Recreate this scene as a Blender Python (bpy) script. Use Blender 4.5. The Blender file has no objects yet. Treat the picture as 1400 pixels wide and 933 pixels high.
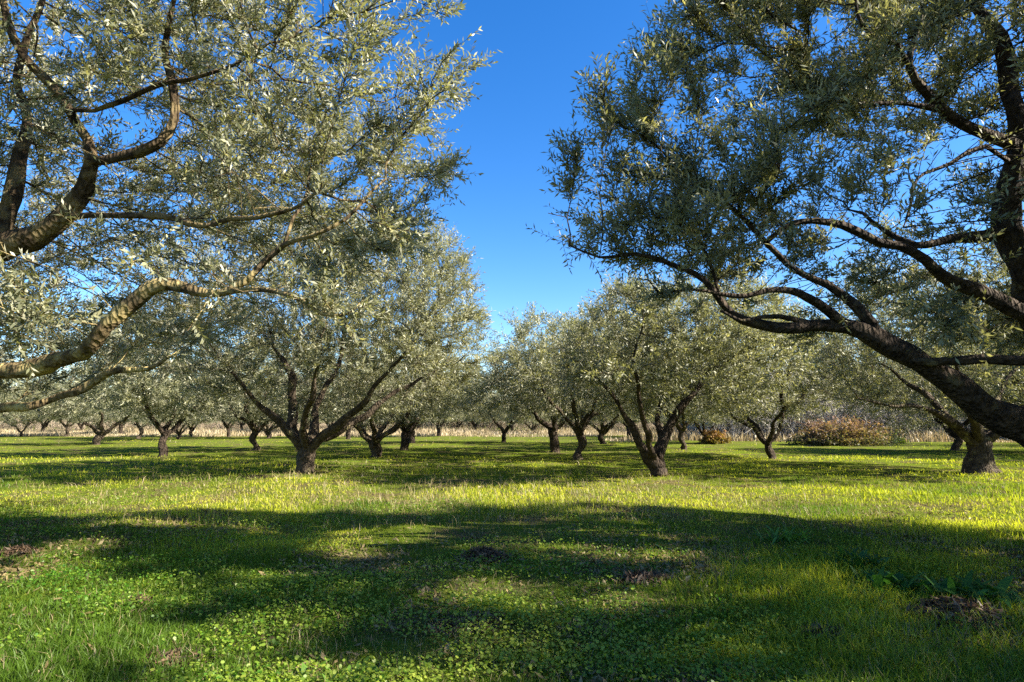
import bpy, math
import numpy as np
from mathutils import Vector

sc = bpy.context.scene
C = bpy.context.collection
PI = math.pi

# ------------------------------------------------------------------ camera
F, CX, CY, CAMZ = 800.0, 700.0, 466.5, 1.4
PITCH = math.atan((580 - CY) / F)
cp, sp = math.cos(PITCH), math.sin(PITCH)
cam = bpy.data.cameras.new("camera")
cam.sensor_width = 36.0
cam.lens = F / 1400 * 36
cam.clip_start, cam.clip_end = 0.05, 6000
camo = bpy.data.objects.new("camera", cam)
C.objects.link(camo)
camo.location = (0, 0, CAMZ)
camo.rotation_euler = (PI / 2 + PITCH, 0, 0)
sc.camera = camo

def P(px, py, Y):
    """world point at distance Y in front of the camera seen at photo pixel px, py"""
    u, v = (px - CX) / F, -(py - CY) / F
    fy, fz = cp - sp * v, sp + cp * v
    s = Y / fy
    return np.array([u * s, Y, CAMZ + fz * s])

def proj(p):
    d = p - np.array([0, 0, CAMZ])
    f = d[:, 1] * cp + d[:, 2] * sp
    v = -d[:, 1] * sp + d[:, 2] * cp
    f = np.maximum(f, 0.05)
    return CX + F * d[:, 0] / f, CY - F * v / f

# ------------------------------------------------------------------ sun, sky
SUN_AZ, SUN_EL = math.radians(104), math.radians(32)
S = Vector((math.sin(SUN_AZ) * math.cos(SUN_EL), math.cos(SUN_AZ) * math.cos(SUN_EL), math.sin(SUN_EL)))
sl = bpy.data.lights.new("sun", 'SUN')
sl.energy, sl.angle, sl.color = 5.0, math.radians(0.53), (1.0, 0.93, 0.79)
so = bpy.data.objects.new("sun", sl)
C.objects.link(so)
so.rotation_euler = (-S).to_track_quat('-Z', 'Y').to_euler()
so.location = (30, -5, 30)

w = bpy.data.worlds.new("World")
sc.world = w
w.use_nodes = True
nt = w.node_tree
bg = nt.nodes["Background"]
sky = nt.nodes.new("ShaderNodeTexSky")
sky.sky_type = 'NISHITA'
sky.sun_disc = False
sky.sun_elevation, sky.sun_rotation = SUN_EL, SUN_AZ
sky.air_density, sky.dust_density, sky.ozone_density = 1.0, 0.4, 2.8
hs = nt.nodes.new("ShaderNodeHueSaturation")
hs.inputs['Saturation'].default_value = 1.36
hs.inputs['Hue'].default_value = 0.509
hs.inputs['Value'].default_value = 1.0
nt.links.new(sky.outputs[0], hs.inputs['Color'])
nt.links.new(hs.outputs[0], bg.inputs['Color'])
bg.inputs['Strength'].default_value = 0.076

sc.view_settings.view_transform = 'Standard'
sc.view_settings.look = 'None'
sc.view_settings.exposure = 0
sc.view_settings.gamma = 1
sc.cycles.film_exposure = 4.05          # a bright hand-held exposure
sc.cycles.max_bounces = 6
sc.cycles.diffuse_bounces = 4
sc.cycles.glossy_bounces = 2
sc.cycles.transmission_bounces = 4
sc.cycles.use_denoising = False

# ------------------------------------------------------------------ noise
def _hash(i, j, seed):
    n = (i.astype(np.int64) * 374761393 + j.astype(np.int64) * 668265263 + seed * 974711) & 0x7fffffff
    n = ((n ^ (n >> 13)) * 1274126177) & 0x7fffffff
    return ((n ^ (n >> 16)) & 0xffff) / 65535.0

def vnoise(x, y, seed=0):
    xi, yi = np.floor(x), np.floor(y)
    fx, fy = x - xi, y - yi
    fx, fy = fx * fx * (3 - 2 * fx), fy * fy * (3 - 2 * fy)
    a, b = _hash(xi, yi, seed), _hash(xi + 1, yi, seed)
    c, d = _hash(xi, yi + 1, seed), _hash(xi + 1, yi + 1, seed)
    return (a * (1 - fx) + b * fx) * (1 - fy) + (c * (1 - fx) + d * fx) * fy

def fbm(x, y, seed=0, o=4):
    r, a, t = 0, 1.0, 0
    for k in range(o):
        r = r + a * vnoise(x * 2 ** k, y * 2 ** k, seed + k * 17)
        t += a
        a *= 0.5
    return r / t

def ground_h(x, y):
    x, y = np.asarray(x, float), np.asarray(y, float)
    h = 0.30 * (fbm(x / 7, y / 7, 3, 3) - .5) + 0.15 * (fbm(x / 1.3, y / 1.3, 5, 3) - .5)
    far = np.clip((np.hypot(x, y) - 60) / 200, 0, 1)
    return h * (1 - far) - 0.02 + 0.35 * far + 0.13 * np.exp(-(((x + 6.5) / 3) ** 2 + ((y - 14.2) / 1.2) ** 2))

# ------------------------------------------------------------------ mesh helpers
def mesh(name, verts, faces_n, loops, mat, parent=None, attrs=None, smooth=False, point_cols=None):
    """verts (n,3); faces_n: array of face sizes; loops: flat indices"""
    me = bpy.data.meshes.new(name)
    nv, nf, nl = len(verts), len(faces_n), len(loops)
    me.vertices.add(nv)
    me.vertices.foreach_set('co', np.asarray(verts, np.float32).ravel())
    me.loops.add(nl)
    me.loops.foreach_set('vertex_index', np.asarray(loops, np.int32))
    me.polygons.add(nf)
    st = np.concatenate([[0], np.cumsum(faces_n)[:-1]]).astype(np.int32)
    me.polygons.foreach_set('loop_start', st)
    me.update(calc_edges=True)
    if smooth:
        me.polygons.foreach_set('use_smooth', np.ones(nf, bool))
    for k, a in (attrs or {}).items():
        at = me.attributes.new(k, 'FLOAT', 'FACE')
        at.data.foreach_set('value', np.asarray(a, np.float32))
    if point_cols is not None:
        at = me.attributes.new('col', 'FLOAT_COLOR', 'POINT')
        c4 = np.ones((nv, 4), np.float32)
        c4[:, :3] = point_cols
        at.data.foreach_set('color', c4.ravel())
    me.materials.append(mat)
    o = bpy.data.objects.new(name, me)
    C.objects.link(o)
    if parent is not None:
        o.parent = parent
    return o

def tag(o, label=None, cat=None, group=None, kind=None):
    if label: o['label'] = label
    if cat: o['category'] = cat
    if group: o['group'] = group
    if kind: o['kind'] = kind
    return o

def empty(name, loc):
    o = bpy.data.objects.new(name, None)
    C.objects.link(o)
    o.location = tuple(loc)
    o.empty_display_size = 0.3
    return o

def nrm(a):
    return a / np.maximum(np.linalg.norm(a, axis=-1, keepdims=True), 1e-9)

# ------------------------------------------------------------------ materials
def newmat(name):
    m = bpy.data.materials.new(name)
    m.use_nodes = True
    t = m.node_tree
    t.nodes.clear()
    out = t.nodes.new('ShaderNodeOutputMaterial')
    return m, t, out

def N(t, kind, **kw):
    n = t.nodes.new(kind)
    for k, v in kw.items():
        setattr(n, k, v)
    return n

def mixc(t, fac, a, b, blend='MIX'):
    n = N(t, 'ShaderNodeMix', data_type='RGBA', blend_type=blend)
    for sock, val in ((n.inputs[0], fac), (n.inputs[6], a), (n.inputs[7], b)):
        if hasattr(val, 'links'):
            t.links.new(val, sock)
        elif isinstance(val, (int, float)):
            sock.default_value = val
        else:
            sock.default_value = (*val, 1)
    return n.outputs[2]

def leaf_material(name, dark, light, back, yellow, transl=0.30, gloss=0.12, rough=0.42):
    m, t, out = newmat(name)
    at = N(t, 'ShaderNodeAttribute', attribute_name='rnd')
    ramp = N(t, 'ShaderNodeValToRGB')
    e = ramp.color_ramp.elements
    e[0].position, e[0].color = 0.0, (*dark, 1)
    e[1].position, e[1].color = 1.0, (*yellow, 1)
    el = e.new(0.7)
    el.color = (*light, 1)
    t.links.new(at.outputs['Fac'], ramp.inputs[0])
    geo = N(t, 'ShaderNodeNewGeometry')
    bk = mixc(t, 0.3, back, ramp.outputs[0])
    col = mixc(t, geo.outputs['Backfacing'], ramp.outputs[0], bk)
    d = N(t, 'ShaderNodeBsdfDiffuse')
    t.links.new(col, d.inputs[0])
    tr = N(t, 'ShaderNodeBsdfTranslucent')
    tc = mixc(t, 1.0, ramp.outputs[0], (1.6, 1.55, 0.75), 'MULTIPLY')
    t.links.new(tc, tr.inputs[0])
    m1 = N(t, 'ShaderNodeMixShader')
    m1.inputs[0].default_value = transl
    t.links.new(d.outputs[0], m1.inputs[1])
    t.links.new(tr.outputs[0], m1.inputs[2])
    g = N(t, 'ShaderNodeBsdfGlossy')
    g.inputs['Color'].default_value = (0.9, 0.9, 0.85, 1)
    g.inputs['Roughness'].default_value = rough
    m2 = N(t, 'ShaderNodeMixShader')
    m2.inputs[0].default_value = gloss
    t.links.new(m1.outputs[0], m2.inputs[1])
    t.links.new(g.outputs[0], m2.inputs[2])
    t.links.new(m2.outputs[0], out.inputs[0])
    return m

def col_material(name, transl=0.35, gloss=0.05, tint=(1.7, 1.8, 0.7)):
    m, t, out = newmat(name)
    at = N(t, 'ShaderNodeAttribute', attribute_name='col')
    d = N(t, 'ShaderNodeBsdfDiffuse')
    t.links.new(at.outputs['Color'], d.inputs[0])
    tr = N(t, 'ShaderNodeBsdfTranslucent')
    t.links.new(mixc(t, 1.0, at.outputs['Color'], tint, 'MULTIPLY'), tr.inputs[0])
    m1 = N(t, 'ShaderNodeMixShader')
    m1.inputs[0].default_value = transl
    t.links.new(d.outputs[0], m1.inputs[1])
    t.links.new(tr.outputs[0], m1.inputs[2])
    g = N(t, 'ShaderNodeBsdfGlossy')
    g.inputs['Roughness'].default_value = 0.45
    m2 = N(t, 'ShaderNodeMixShader')
    m2.inputs[0].default_value = gloss
    t.links.new(m1.outputs[0], m2.inputs[1])
    t.links.new(g.outputs[0], m2.inputs[2])
    t.links.new(m2.outputs[0], out.inputs[0])
    return m

def bark_material(name, dark, mid, lichen, amount):
    m, t, out = newmat(name)
    tc = N(t, 'ShaderNodeTexCoord')
    n1 = N(t, 'ShaderNodeTexNoise')
    n1.inputs['Scale'].default_value = 9
    n1.inputs['Detail'].default_value = 8
    n1.inputs['Roughness'].default_value = 0.65
    t.links.new(tc.outputs['Object'], n1.inputs['Vector'])
    r1 = N(t, 'ShaderNodeValToRGB')
    r1.color_ramp.elements[0].position, r1.color_ramp.elements[0].color = 0.36, (*dark, 1)
    r1.color_ramp.elements[1].position, r1.color_ramp.elements[1].color = 0.66, (*mid, 1)
    t.links.new(n1.outputs['Fac'], r1.inputs[0])
    n2 = N(t, 'ShaderNodeTexNoise')
    n2.inputs['Scale'].default_value = 3.4
    n2.inputs['Detail'].default_value = 5
    t.links.new(tc.outputs['Object'], n2.inputs['Vector'])
    r2 = N(t, 'ShaderNodeValToRGB')
    r2.color_ramp.elements[0].position = 0.62 - amount
    r2.color_ramp.elements[1].position = 0.72 - amount
    t.links.new(n2.outputs['Fac'], r2.inputs[0])
    col = mixc(t, r2.outputs[0], r1.outputs[0], lichen)
    vo = N(t, 'ShaderNodeTexVoronoi')
    vo.inputs['Scale'].default_value = 26
    mp = N(t, 'ShaderNodeMapping')
    mp.inputs['Scale'].default_value = (1, 1, 0.35)
    t.links.new(tc.outputs['Object'], mp.inputs[0])
    t.links.new(mp.outputs[0], vo.inputs['Vector'])
    add = N(t, 'ShaderNodeMath', operation='ADD')
    t.links.new(vo.outputs['Distance'], add.inputs[0])
    t.links.new(n1.outputs['Fac'], add.inputs[1])
    bp = N(t, 'ShaderNodeBump')
    bp.inputs['Strength'].default_value = 1.0
    bp.inputs['Distance'].default_value = 0.07
    t.links.new(add.outputs[0], bp.inputs['Height'])
    b = N(t, 'ShaderNodeBsdfPrincipled')
    b.inputs['Roughness'].default_value = 0.9
    b.inputs['Specular IOR Level'].default_value = 0.15
    t.links.new(col, b.inputs['Base Color'])
    t.links.new(bp.outputs[0], b.inputs['Normal'])
    t.links.new(b.outputs[0], out.inputs[0])
    return m

M_LEAF = leaf_material('olive_leaf', (0.050, 0.058, 0.027), (0.215, 0.217, 0.120), (0.46, 0.44, 0.32), (0.38, 0.355, 0.20), transl=.37, gloss=.035, rough=.48)
M_BARK = bark_material('olive_bark', (0.030, 0.022, 0.016), (0.125, 0.095, 0.066), (0.20, 0.17, 0.085), 0.03)
def sun_tint_by_height(m, low, high):  # paints sunlight on the lower limbs: light tint low, brown tint high
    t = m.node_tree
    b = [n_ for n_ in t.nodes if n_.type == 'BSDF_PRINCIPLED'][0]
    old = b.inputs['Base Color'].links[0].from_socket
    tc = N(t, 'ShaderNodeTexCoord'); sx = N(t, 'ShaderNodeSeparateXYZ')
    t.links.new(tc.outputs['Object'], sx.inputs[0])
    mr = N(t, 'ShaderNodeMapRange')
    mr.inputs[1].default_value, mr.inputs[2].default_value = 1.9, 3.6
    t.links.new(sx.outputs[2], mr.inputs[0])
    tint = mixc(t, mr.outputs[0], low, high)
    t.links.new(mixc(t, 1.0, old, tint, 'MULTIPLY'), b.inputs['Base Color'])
M_BARK_SUN_PAINTED = bark_material('olive_bark_sun_painted', (0.045, 0.033, 0.020), (0.24, 0.185, 0.11), (0.40, 0.33, 0.17), 0.14)  # bark and lichen tones lightened: sunlight on the left limbs painted in
sun_tint_by_height(M_BARK_SUN_PAINTED, (1.15, 1.1, .9), (.42, .38, .36))
M_BARK_DARK = bark_material('olive_bark_dark', (0.018, 0.013, 0.010), (0.085, 0.062, 0.044), (0.16, 0.13, 0.07), 0.01)
M_GRASS = col_material('grass_blades', 0.40, 0.012)
M_CLOVER = col_material('clover_leaves', 0.38, 0.02)
M_DRY = col_material('dry_stalks', 0.25, 0.03, (1.3, 1.2, 0.9))
M_WEED = col_material('weed_leaves', 0.35, 0.02)
M_TWIG = col_material('bare_twigs', 0.0, 0.02)
M_CLOD = col_material('soil_and_dead_leaves', 0.1, 0.02, (1.2, 1, .8))

# ------------------------------------------------------------------ tree skeletons
def colonize(pos, par, rad, pts, rng, di=1.6, dk=0.35, step=0.22, iters=90, trop=(0, 0, 0.08)):
    """space colonisation growing from a given limb skeleton; returns arrays"""
    pos, par, rad = [np.array(p) for p in pos], list(par), list(rad)
    nchild = [0] * len(pos)
    for p in par:
        if p >= 0: nchild[p] += 1
    allp = np.array(pos)
    def nearest(Pn, Q):
        bi = np.zeros(len(Pn), int); bd = np.full(len(Pn), 1e9)
        for k in range(0, len(Q), 400):
            d = np.linalg.norm(Pn[:, None, :] - Q[None, k:k + 400, :], axis=2)
            j = d.argmin(1); dm = d[np.arange(len(Pn)), j]
            u = dm < bd
            bi[u] = j[u] + k; bd[u] = dm[u]
        return bi, bd
    pts = pts.astype(np.float32)
    bi, bd = nearest(pts, allp.astype(np.float32))
    trop = np.array(trop)
    for it in range(iters):
        act = bd < (di if it > 6 else di * 1.7)
        if not act.any(): break
        idx = bi[act]
        vec = nrm(pts[act] - allp[idx])
        acc = np.zeros((len(pos), 3)); np.add.at(acc, idx, vec)
        src = np.unique(idx)
        new = []
        for s in src:
            if nchild[s] >= 3: continue
            d = acc[s]; n = np.linalg.norm(d)
            d = d / n if n > 1e-6 else rng.normal(size=3)
            d = d + trop + rng.normal(size=3) * 0.20
            d /= np.linalg.norm(d)
            q = pos[s] + d * step
            new.append((s, q))
        if not new: break
        base = len(pos)
        for s, q in new:
            pos.append(q); par.append(s); rad.append(0.0); nchild.append(0); nchild[s] += 1
        Q = np.array([q for _, q in new])
        allp = np.vstack([allp, Q])
        ni, nd = nearest(pts, Q.astype(np.float32))
        u = nd < bd
        bi[u] = ni[u] + base; bd[u] = nd[u]
        keep = bd > dk
        if it % 3 == 0:
            full = np.array(nchild)[bi] >= 3
            keep &= ~full | (bd > dk)
        pts, bi, bd = pts[keep], bi[keep], bd[keep]
        if len(pts) == 0: break
    return allp, np.array(par), np.array(rad)

def finish_radii(pos, par, rad, tip=0.0045, ex=2.35, cap=0.075):
    n = len(pos)
    acc = np.zeros(n)
    fixed = rad > 0
    out = rad.copy()
    for i in range(n - 1, -1, -1):
        if not fixed[i]:
            out[i] = max(tip, acc[i] ** (1 / ex)) if acc[i] > 0 else tip
            out[i] = min(out[i], cap)
        p = par[i]
        if p >= 0:
            acc[p] += out[i] ** ex
            if not fixed[i] and fixed[p]:
                pass
    # a branch is never thicker than what it grows from
    for i in range(n):
        p = par[i]
        if p >= 0 and not fixed[i]:
            out[i] = min(out[i], out[p] * 0.92 if fixed[p] else out[p])
    return out

def smooth_nodes(pos, par, fixed, it=2):
    n = len(pos)
    for _ in range(it):
        acc = np.zeros((n, 3)); cnt = np.zeros(n)
        has = par >= 0
        np.add.at(acc, par[has], pos[has]); np.add.at(cnt, par[has], 1)
        q = pos.copy()
        m = has & (~fixed) & (cnt > 0)
        q[m] = 0.5 * pos[m] + 0.25 * pos[par[m]] + 0.25 * acc[m] / cnt[m][:, None]
        pos = q
    return pos

def branch_tubes(pos, par, rad, rng, rmin=0.0, gnarl=0.12):
    """swept tubes over every chain of the skeleton -> verts, sizes, loops"""
    n = len(pos)
    kids = [[] for _ in range(n)]
    for i in range(n):
        if par[i] >= 0: kids[par[i]].append(i)
    chains, stack = [], [(-1, i) for i in range(n) if par[i] < 0]
    while stack:
        p, i = stack.pop()
        ch = [p, i] if p >= 0 else [i]
        while kids[i]:
            ks = sorted(kids[i], key=lambda k: -rad[k])
            for k in ks[1:]: stack.append((i, k))
            i = ks[0]
            ch.append(i)
        if len(ch) > 1: chains.append(ch)
    groups = {}
    for ch in chains:
        r = rad[ch].copy()
        if len(ch) > 1 and par[ch[0]] != -1 or ch[0] != 0:
            r[0] = min(r[0], r[1] * 1.15)
        if r.max() < rmin: continue
        sides = 12 if r.max() > .09 else 8 if r.max() > .03 else 5 if r.max() > 0.012 else 3
        groups.setdefault(sides, []).append((ch, r))
    V, L, S_ = [], [], []
    off = 0
    for sides, lst in groups.items():
        ids = np.concatenate([c for c, _ in lst])
        r = np.concatenate([q for _, q in lst])
        lens = np.array([len(c) for c, _ in lst])
        cid = np.repeat(np.arange(len(lst)), lens)
        p = pos[ids]
        first = np.concatenate([[0], np.cumsum(lens)[:-1]]); last = np.cumsum(lens) - 1
        nx = np.arange(len(ids)) + 1; nx[last] = last
        pv = np.arange(len(ids)) - 1; pv[first] = first
        tan = nrm(p[nx] - p[pv])
        mean = nrm(p[last] - p[first])[cid]
        ax = np.zeros_like(mean); ax[np.arange(len(ax)), np.abs(mean).argmin(1)] = 1
        u = nrm(np.cross(tan, ax)); v = np.cross(tan, u)
        th = np.arange(sides) / sides * 2 * PI
        ringr = r[:, None] * np.ones((1, sides))
        if sides >= 8:
            k = np.arange(len(ids))[:, None] * 0.35
            ringr *= 1 + gnarl * (np.sin(3 * th[None] + cid[:, None] * 1.7 + k) * .6 + np.sin(5 * th[None] - k * 1.9) * .5) + rng.normal(size=ringr.shape) * gnarl * .16
        vv = p[:, None, :] + ringr[..., None] * (np.cos(th)[None, :, None] * u[:, None, :] + np.sin(th)[None, :, None] * v[:, None, :])
        a = np.setdiff1d(np.arange(len(ids)), last)
        j = np.arange(sides); j2 = (j + 1) % sides
        q = np.stack([a[:, None] * sides + j, a[:, None] * sides + j2, (a[:, None] + 1) * sides + j2, (a[:, None] + 1) * sides + j], -1) + off
        V.append(vv.reshape(-1, 3)); L.append(q.reshape(-1)); S_.append(np.full(len(a) * sides, 4))
        off += len(ids) * sides
    return np.vstack(V), np.concatenate(S_), np.concatenate(L)

def resample(path, rads, step):
    path = np.array(path, float); rads = np.array(rads, float)
    # Catmull-Rom through the control points
    Q = np.vstack([2 * path[0] - path[1], path, 2 * path[-1] - path[-2]])
    P_, R_ = [], []
    for i in range(len(path) - 1):
        L = np.linalg.norm(path[i + 1] - path[i])
        m = max(1, int(round(L / step)))
        for k in range(m):
            t = k / m
            a, b, c, d = Q[i], Q[i + 1], Q[i + 2], Q[i + 3]
            P_.append(0.5 * (2 * b + (c - a) * t + (2 * a - 5 * b + 4 * c - d) * t * t + (3 * b - a - 3 * c + d) * t ** 3))
            R_.append(rads[i] * (1 - t) + rads[i + 1] * t)
    P_.append(path[-1]); R_.append(rads[-1])
    return np.array(P_), np.array(R_)

class Skel:
    def __init__(s):
        s.pos, s.par, s.rad = [], [], []
    def add(s, path, rads, parent=-1, step=0.14, rng=None, wob=0.0):
        p, r = resample(path, rads, step)
        if parent >= 0 and np.linalg.norm(p[0] - s.pos[parent]) < step * 0.6:
            p, r = p[1:], r[1:]
        if rng is not None and wob:
            nz = rng.normal(size=(len(p) + 4, 3))
            nz = (nz[:-4] + 2 * nz[1:-3] + 3 * nz[2:-2] + 2 * nz[3:-1] + nz[4:]) / 4.4
            p = p + nz * (wob * 1.5 * np.minimum(r, .05))[:, None]
            r = r * (1 + .10 * nz[:, 0])
        ids = []
        for q, rr in zip(p, r):
            s.pos.append(q); s.par.append(parent); s.rad.append(rr)
            parent = len(s.pos) - 1
            ids.append(parent)
        return ids
    def near(s, q):
        d = np.linalg.norm(np.array(s.pos) - np.array(q), axis=1)
        return int(d.argmin())

def in_front(p, lp_, lr, margin):
    """points that would bury the bare lower limbs in leaves on their open side"""
    if len(lp_) == 0: return np.zeros(len(p), bool)
    x, y = proj(p); lx, ly = proj(lp_)
    lw = lr / lp_[:, 1] * F
    out_ = np.zeros(len(p), bool)
    for k in range(0, len(p), 2000):
        d = np.hypot(x[k:k + 2000, None] - lx, y[k:k + 2000, None] - ly)
        out_[k:k + 2000] = ((d < lw + margin) & (p[k:k + 2000, 1:2] < lp_[:, 1] + .12)).any(1)
    return out_

def leaves_on(pos, par, rad, rng, ntwig, centre, leaf_len, leaf_w, pairs, twig_len, rmax=0.02, up=0.25, bare=None, dens=None):
    """leafy twigs on the thin wood; returns leaf quads and twig strips"""
    cand = np.where((rad < rmax) & (par >= 0))[0]
    if dens is not None:
        wgt = dens(pos[cand]); wgt = wgt / wgt.sum()
        pick = rng.choice(cand, ntwig, p=wgt)
    else:
        pick = rng.choice(cand, ntwig)
    t = rng.random((ntwig, 1))
    st = pos[pick] * t + pos[par[pick]] * (1 - t)
    bd = nrm(pos[pick] - pos[par[pick]])
    outw = nrm(st - centre)
    if bare is not None:
        g_ = ~bare(st)
        st, bd, outw, pick = st[g_], bd[g_], outw[g_], pick[g_]
        ntwig = len(st)
    d = nrm(bd * 0.55 + outw * 0.45 + np.array([0, 0, up]) + rng.normal(size=(ntwig, 3)) * 0.50)
    L = twig_len * (0.55 + 0.9 * rng.random(ntwig))
    sag = rng.normal(0.05, 0.25, ntwig)
    m = pairs * 2
    tt = (np.arange(m) // 2 + 0.6 + rng.random((ntwig, m)) * .5) / pairs
    ax = nrm(np.cross(d, rng.normal(size=(ntwig, 3))))
    ay = np.cross(d, ax)
    bend = np.zeros((ntwig, 1, 3)); bend[:, 0, 2] = sag * L * 0.5
    lp = st[:, None] + d[:, None] * (L[:, None] * tt)[..., None] + bend * (tt ** 2)[..., None]
    phi = (np.arange(m) % 2) * PI + (np.arange(m) // 2 % 2) * PI / 2 + rng.normal(size=(ntwig, m)) * 0.45
    side = ax[:, None] * np.cos(phi)[..., None] + ay[:, None] * np.sin(phi)[..., None]
    fold = 0.45 + 0.5 * rng.random((ntwig, m, 1))
    ld = nrm(d[:, None] * (1 - fold * .6) + side * fold + rng.normal(size=side.shape) * 0.12)
    nn = nrm(d[:, None] - (d[:, None] * ld).sum(-1, keepdims=True) * ld + rng.normal(size=ld.shape) * 0.25)
    wd = nrm(np.cross(ld, nn))
    nn = np.cross(wd, ld)
    keep = rng.random((ntwig, m)) > 0.12
    lp, ld, wd, nn = lp[keep], ld[keep], wd[keep], nn[keep]
    twid = np.repeat(np.arange(ntwig), m).reshape(ntwig, m)[keep]
    k = len(lp)
    ll = leaf_len * (0.65 + 0.6 * rng.random((k, 1))); lw = leaf_w * (0.7 + 0.5 * rng.random((k, 1))) / 2
    fo = 0.35 * lw
    mid = 0.45 + 0.1 * rng.random((k, 1))
    v0 = lp
    v1 = lp + ld * ll * mid - wd * lw + nn * fo
    v2 = lp + ld * ll + nn * ll * rng.normal(0, .08, (k, 1))
    v3 = lp + ld * ll * mid + wd * lw + nn * fo
    V = np.stack([v0, v3, v2, v1], 1).reshape(-1, 3)
    trnd = rng.random(ntwig) ** 1.3
    rnd = np.clip(0.62 * trnd[twid] + 0.42 * rng.random(k), 0, 1)
    # twig strips (a thin three-sided prism)
    e = st + d * L[:, None] + bend[:, 0]
    mdl = st + d * L[:, None] * .5 + bend[:, 0] * .25
    return V, rnd, (st, mdl, e, ax, ay)

def strips(st, mdl, e, ax, ay, r):
    n = len(st)
    ring = []
    for p, k in ((st, 1.0), (mdl, .75), (e, .3)):
        for a in (0, 2 * PI / 3, 4 * PI / 3):
            ring.append(p + (ax * math.cos(a) + ay * math.sin(a)) * r * k)
    V = np.stack(ring, 1).reshape(-1, 3)
    q = []
    for b in (0, 3):
        for j in range(3):
            q.append([b + j, b + (j + 1) % 3, b + 3 + (j + 1) % 3, b + 3 + j])
    L = (np.arange(n)[:, None, None] * 9 + np.array(q)[None]).reshape(-1)
    return V, np.full(n * 6, 4), L

def in_envelope(rng, n, ells, clumps=0, csig=0.7, test=None, shell=0.5):
    """attraction points in a union of ellipsoids (cx,cy,cz,rx,ry,rz), gathered in clumps"""
    vol = np.array([e[3] * e[4] * e[5] for e in ells]); vol = vol / vol.sum()
    def draw(k):
        ei = rng.choice(len(ells), k, p=vol)
        E = np.array(ells)[ei]
        d = nrm(rng.normal(size=(k, 3)))
        r = rng.random((k, 1)) ** (1 / 3 * shell)
        return E[:, :3] + d * r * E[:, 3:]
    def ok(p):
        g = np.ones(len(p), bool)
        if test is not None: g &= test(p)
        return g
    if clumps:
        c = draw(clumps * 3); c = c[ok(c)][:clumps]
        k = n * 3
        p = c[rng.integers(len(c), size=k)] + rng.normal(size=(k, 3)) * csig * np.array([1, 1, .85])
    else:
        p = draw(n * 3)
    return p[ok(p)][:n]

tree_stats = []
bases = []
def clumpy(seed, s=.75, lo=.40, hi=7.0):
    return lambda q: .04 + np.clip((.5 * fbm(q[:, 0] / s + q[:, 2] * .6, q[:, 2] / s - q[:, 1] * .5, seed, 2) + .5 * fbm(q[:, 1] / s + 7.3, q[:, 2] / s + q[:, 0] * .4, seed + 5, 2) - lo) * hi, 0, 1)

def build_tree(label, base, sk, pts, rng, ntwig, leaf, centre, bark, pairs=9, twig_len=.36, twig_r=.0028,
               group=None, dens=None, step=.22, di=1.6, dk=.35, rmax=.02, up=.25, cap=.075, trop=(0, 0, .08), name='olive_tree', clear=None, opening=None):
    base = np.array(base, float)
    bare = None
    if clear:
        lp_, lr = np.array(sk.pos), np.array(sk.rad)
        q_ = lr > clear[0]
        lp_, lr = lp_[q_], lr[q_]
        pts = pts[~in_front(pts, lp_, lr, clear[1])]
        bare = lambda p: in_front(p + base, lp_, lr, clear[1] * .6)
        if opening:
            pts = pts[~opening(pts)]
            bare = lambda p: in_front(p + base, lp_, lr, clear[1] * .6) | opening(p + base)
    pos, par, rad = colonize(sk.pos, sk.par, sk.rad, pts, rng, di, dk, step, trop=trop)
    fixed = rad > 0
    pos = smooth_nodes(pos, par, fixed)
    rad = finish_radii(pos, par, rad, cap=cap)
    V, Sz, L = branch_tubes(pos - base, par, rad, rng)
    bases.append((base[0], base[1]))
    root = empty(name, base)
    tag(root, label, 'olive tree', group)
    mesh('trunk', V, Sz, L, bark, root, smooth=True)
    LV, rnd, tw = leaves_on(pos - base, par, rad, rng, ntwig, centre - base, leaf[0], leaf[1], pairs, twig_len, rmax=rmax, up=up, bare=bare, dens=(lambda q: dens(q + base)) if dens else None)
    nl = len(LV) // 4
    lv, ls, ll = LV, np.full(nl, 4), np.arange(nl * 4)
    if twig_r:
        tv, ts, tl = strips(*tw, twig_r)
        cr = mesh('crown', np.vstack([lv, tv]), np.concatenate([ls, ts]), np.concatenate([ll, tl + len(lv)]), M_LEAF, root,
                  attrs={'rnd': np.concatenate([rnd, np.full(len(ts), .25)])})
        cr.data.materials.append(bark)
        mi = np.zeros(nl + len(ts), np.int32); mi[nl:] = 1
        cr.data.polygons.foreach_set('material_index', mi)
    else:
        mesh('crown', lv, ls, ll, M_LEAF, root, attrs={'rnd': rnd})
    tree_stats.append((len(pos), nl))
    return root

def limb_px(sk, pxs, parent, rng, wob=.25):
    wob = wob * 1.3
    """pxs: (px, py, depth, width in photo pixels)"""
    path = [P(a, b, d) for a, b, d, _ in pxs]
    rads = []
    for a, b, d, wd in pxs:
        v = -(b - CY) / F
        rads.append(wd * .90 / 2 / F * d / (cp - sp * v))
    return sk.add(path, rads, parent, rng=rng, wob=wob)

def gpt(px, Y):
    """ground point in photo column px at distance Y"""
    x = (px - CX) / F * Y
    for _ in range(4):
        z = float(ground_h(x, Y))
        x = (px - CX) / F * (Y * cp + (z - CAMZ) * sp)
    return np.array([x, Y, float(ground_h(x, Y))])

def trunk(sk, base, top, r0, r1, rng, lean=0.05):
    b = np.array(base) + np.array([0, 0, -.15]); t = np.array(top)
    m1 = b * .72 + t * .28 + rng.normal(size=3) * lean * np.array([1, 1, 0])
    m2 = b * .35 + t * .65 + rng.normal(size=3) * lean * np.array([1, 1, 0])
    return sk.add([b, m1, m2, t], [r0 * 1.35, r0, (r0 + r1) / 2, r1], step=.1, rng=rng, wob=.3)

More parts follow.
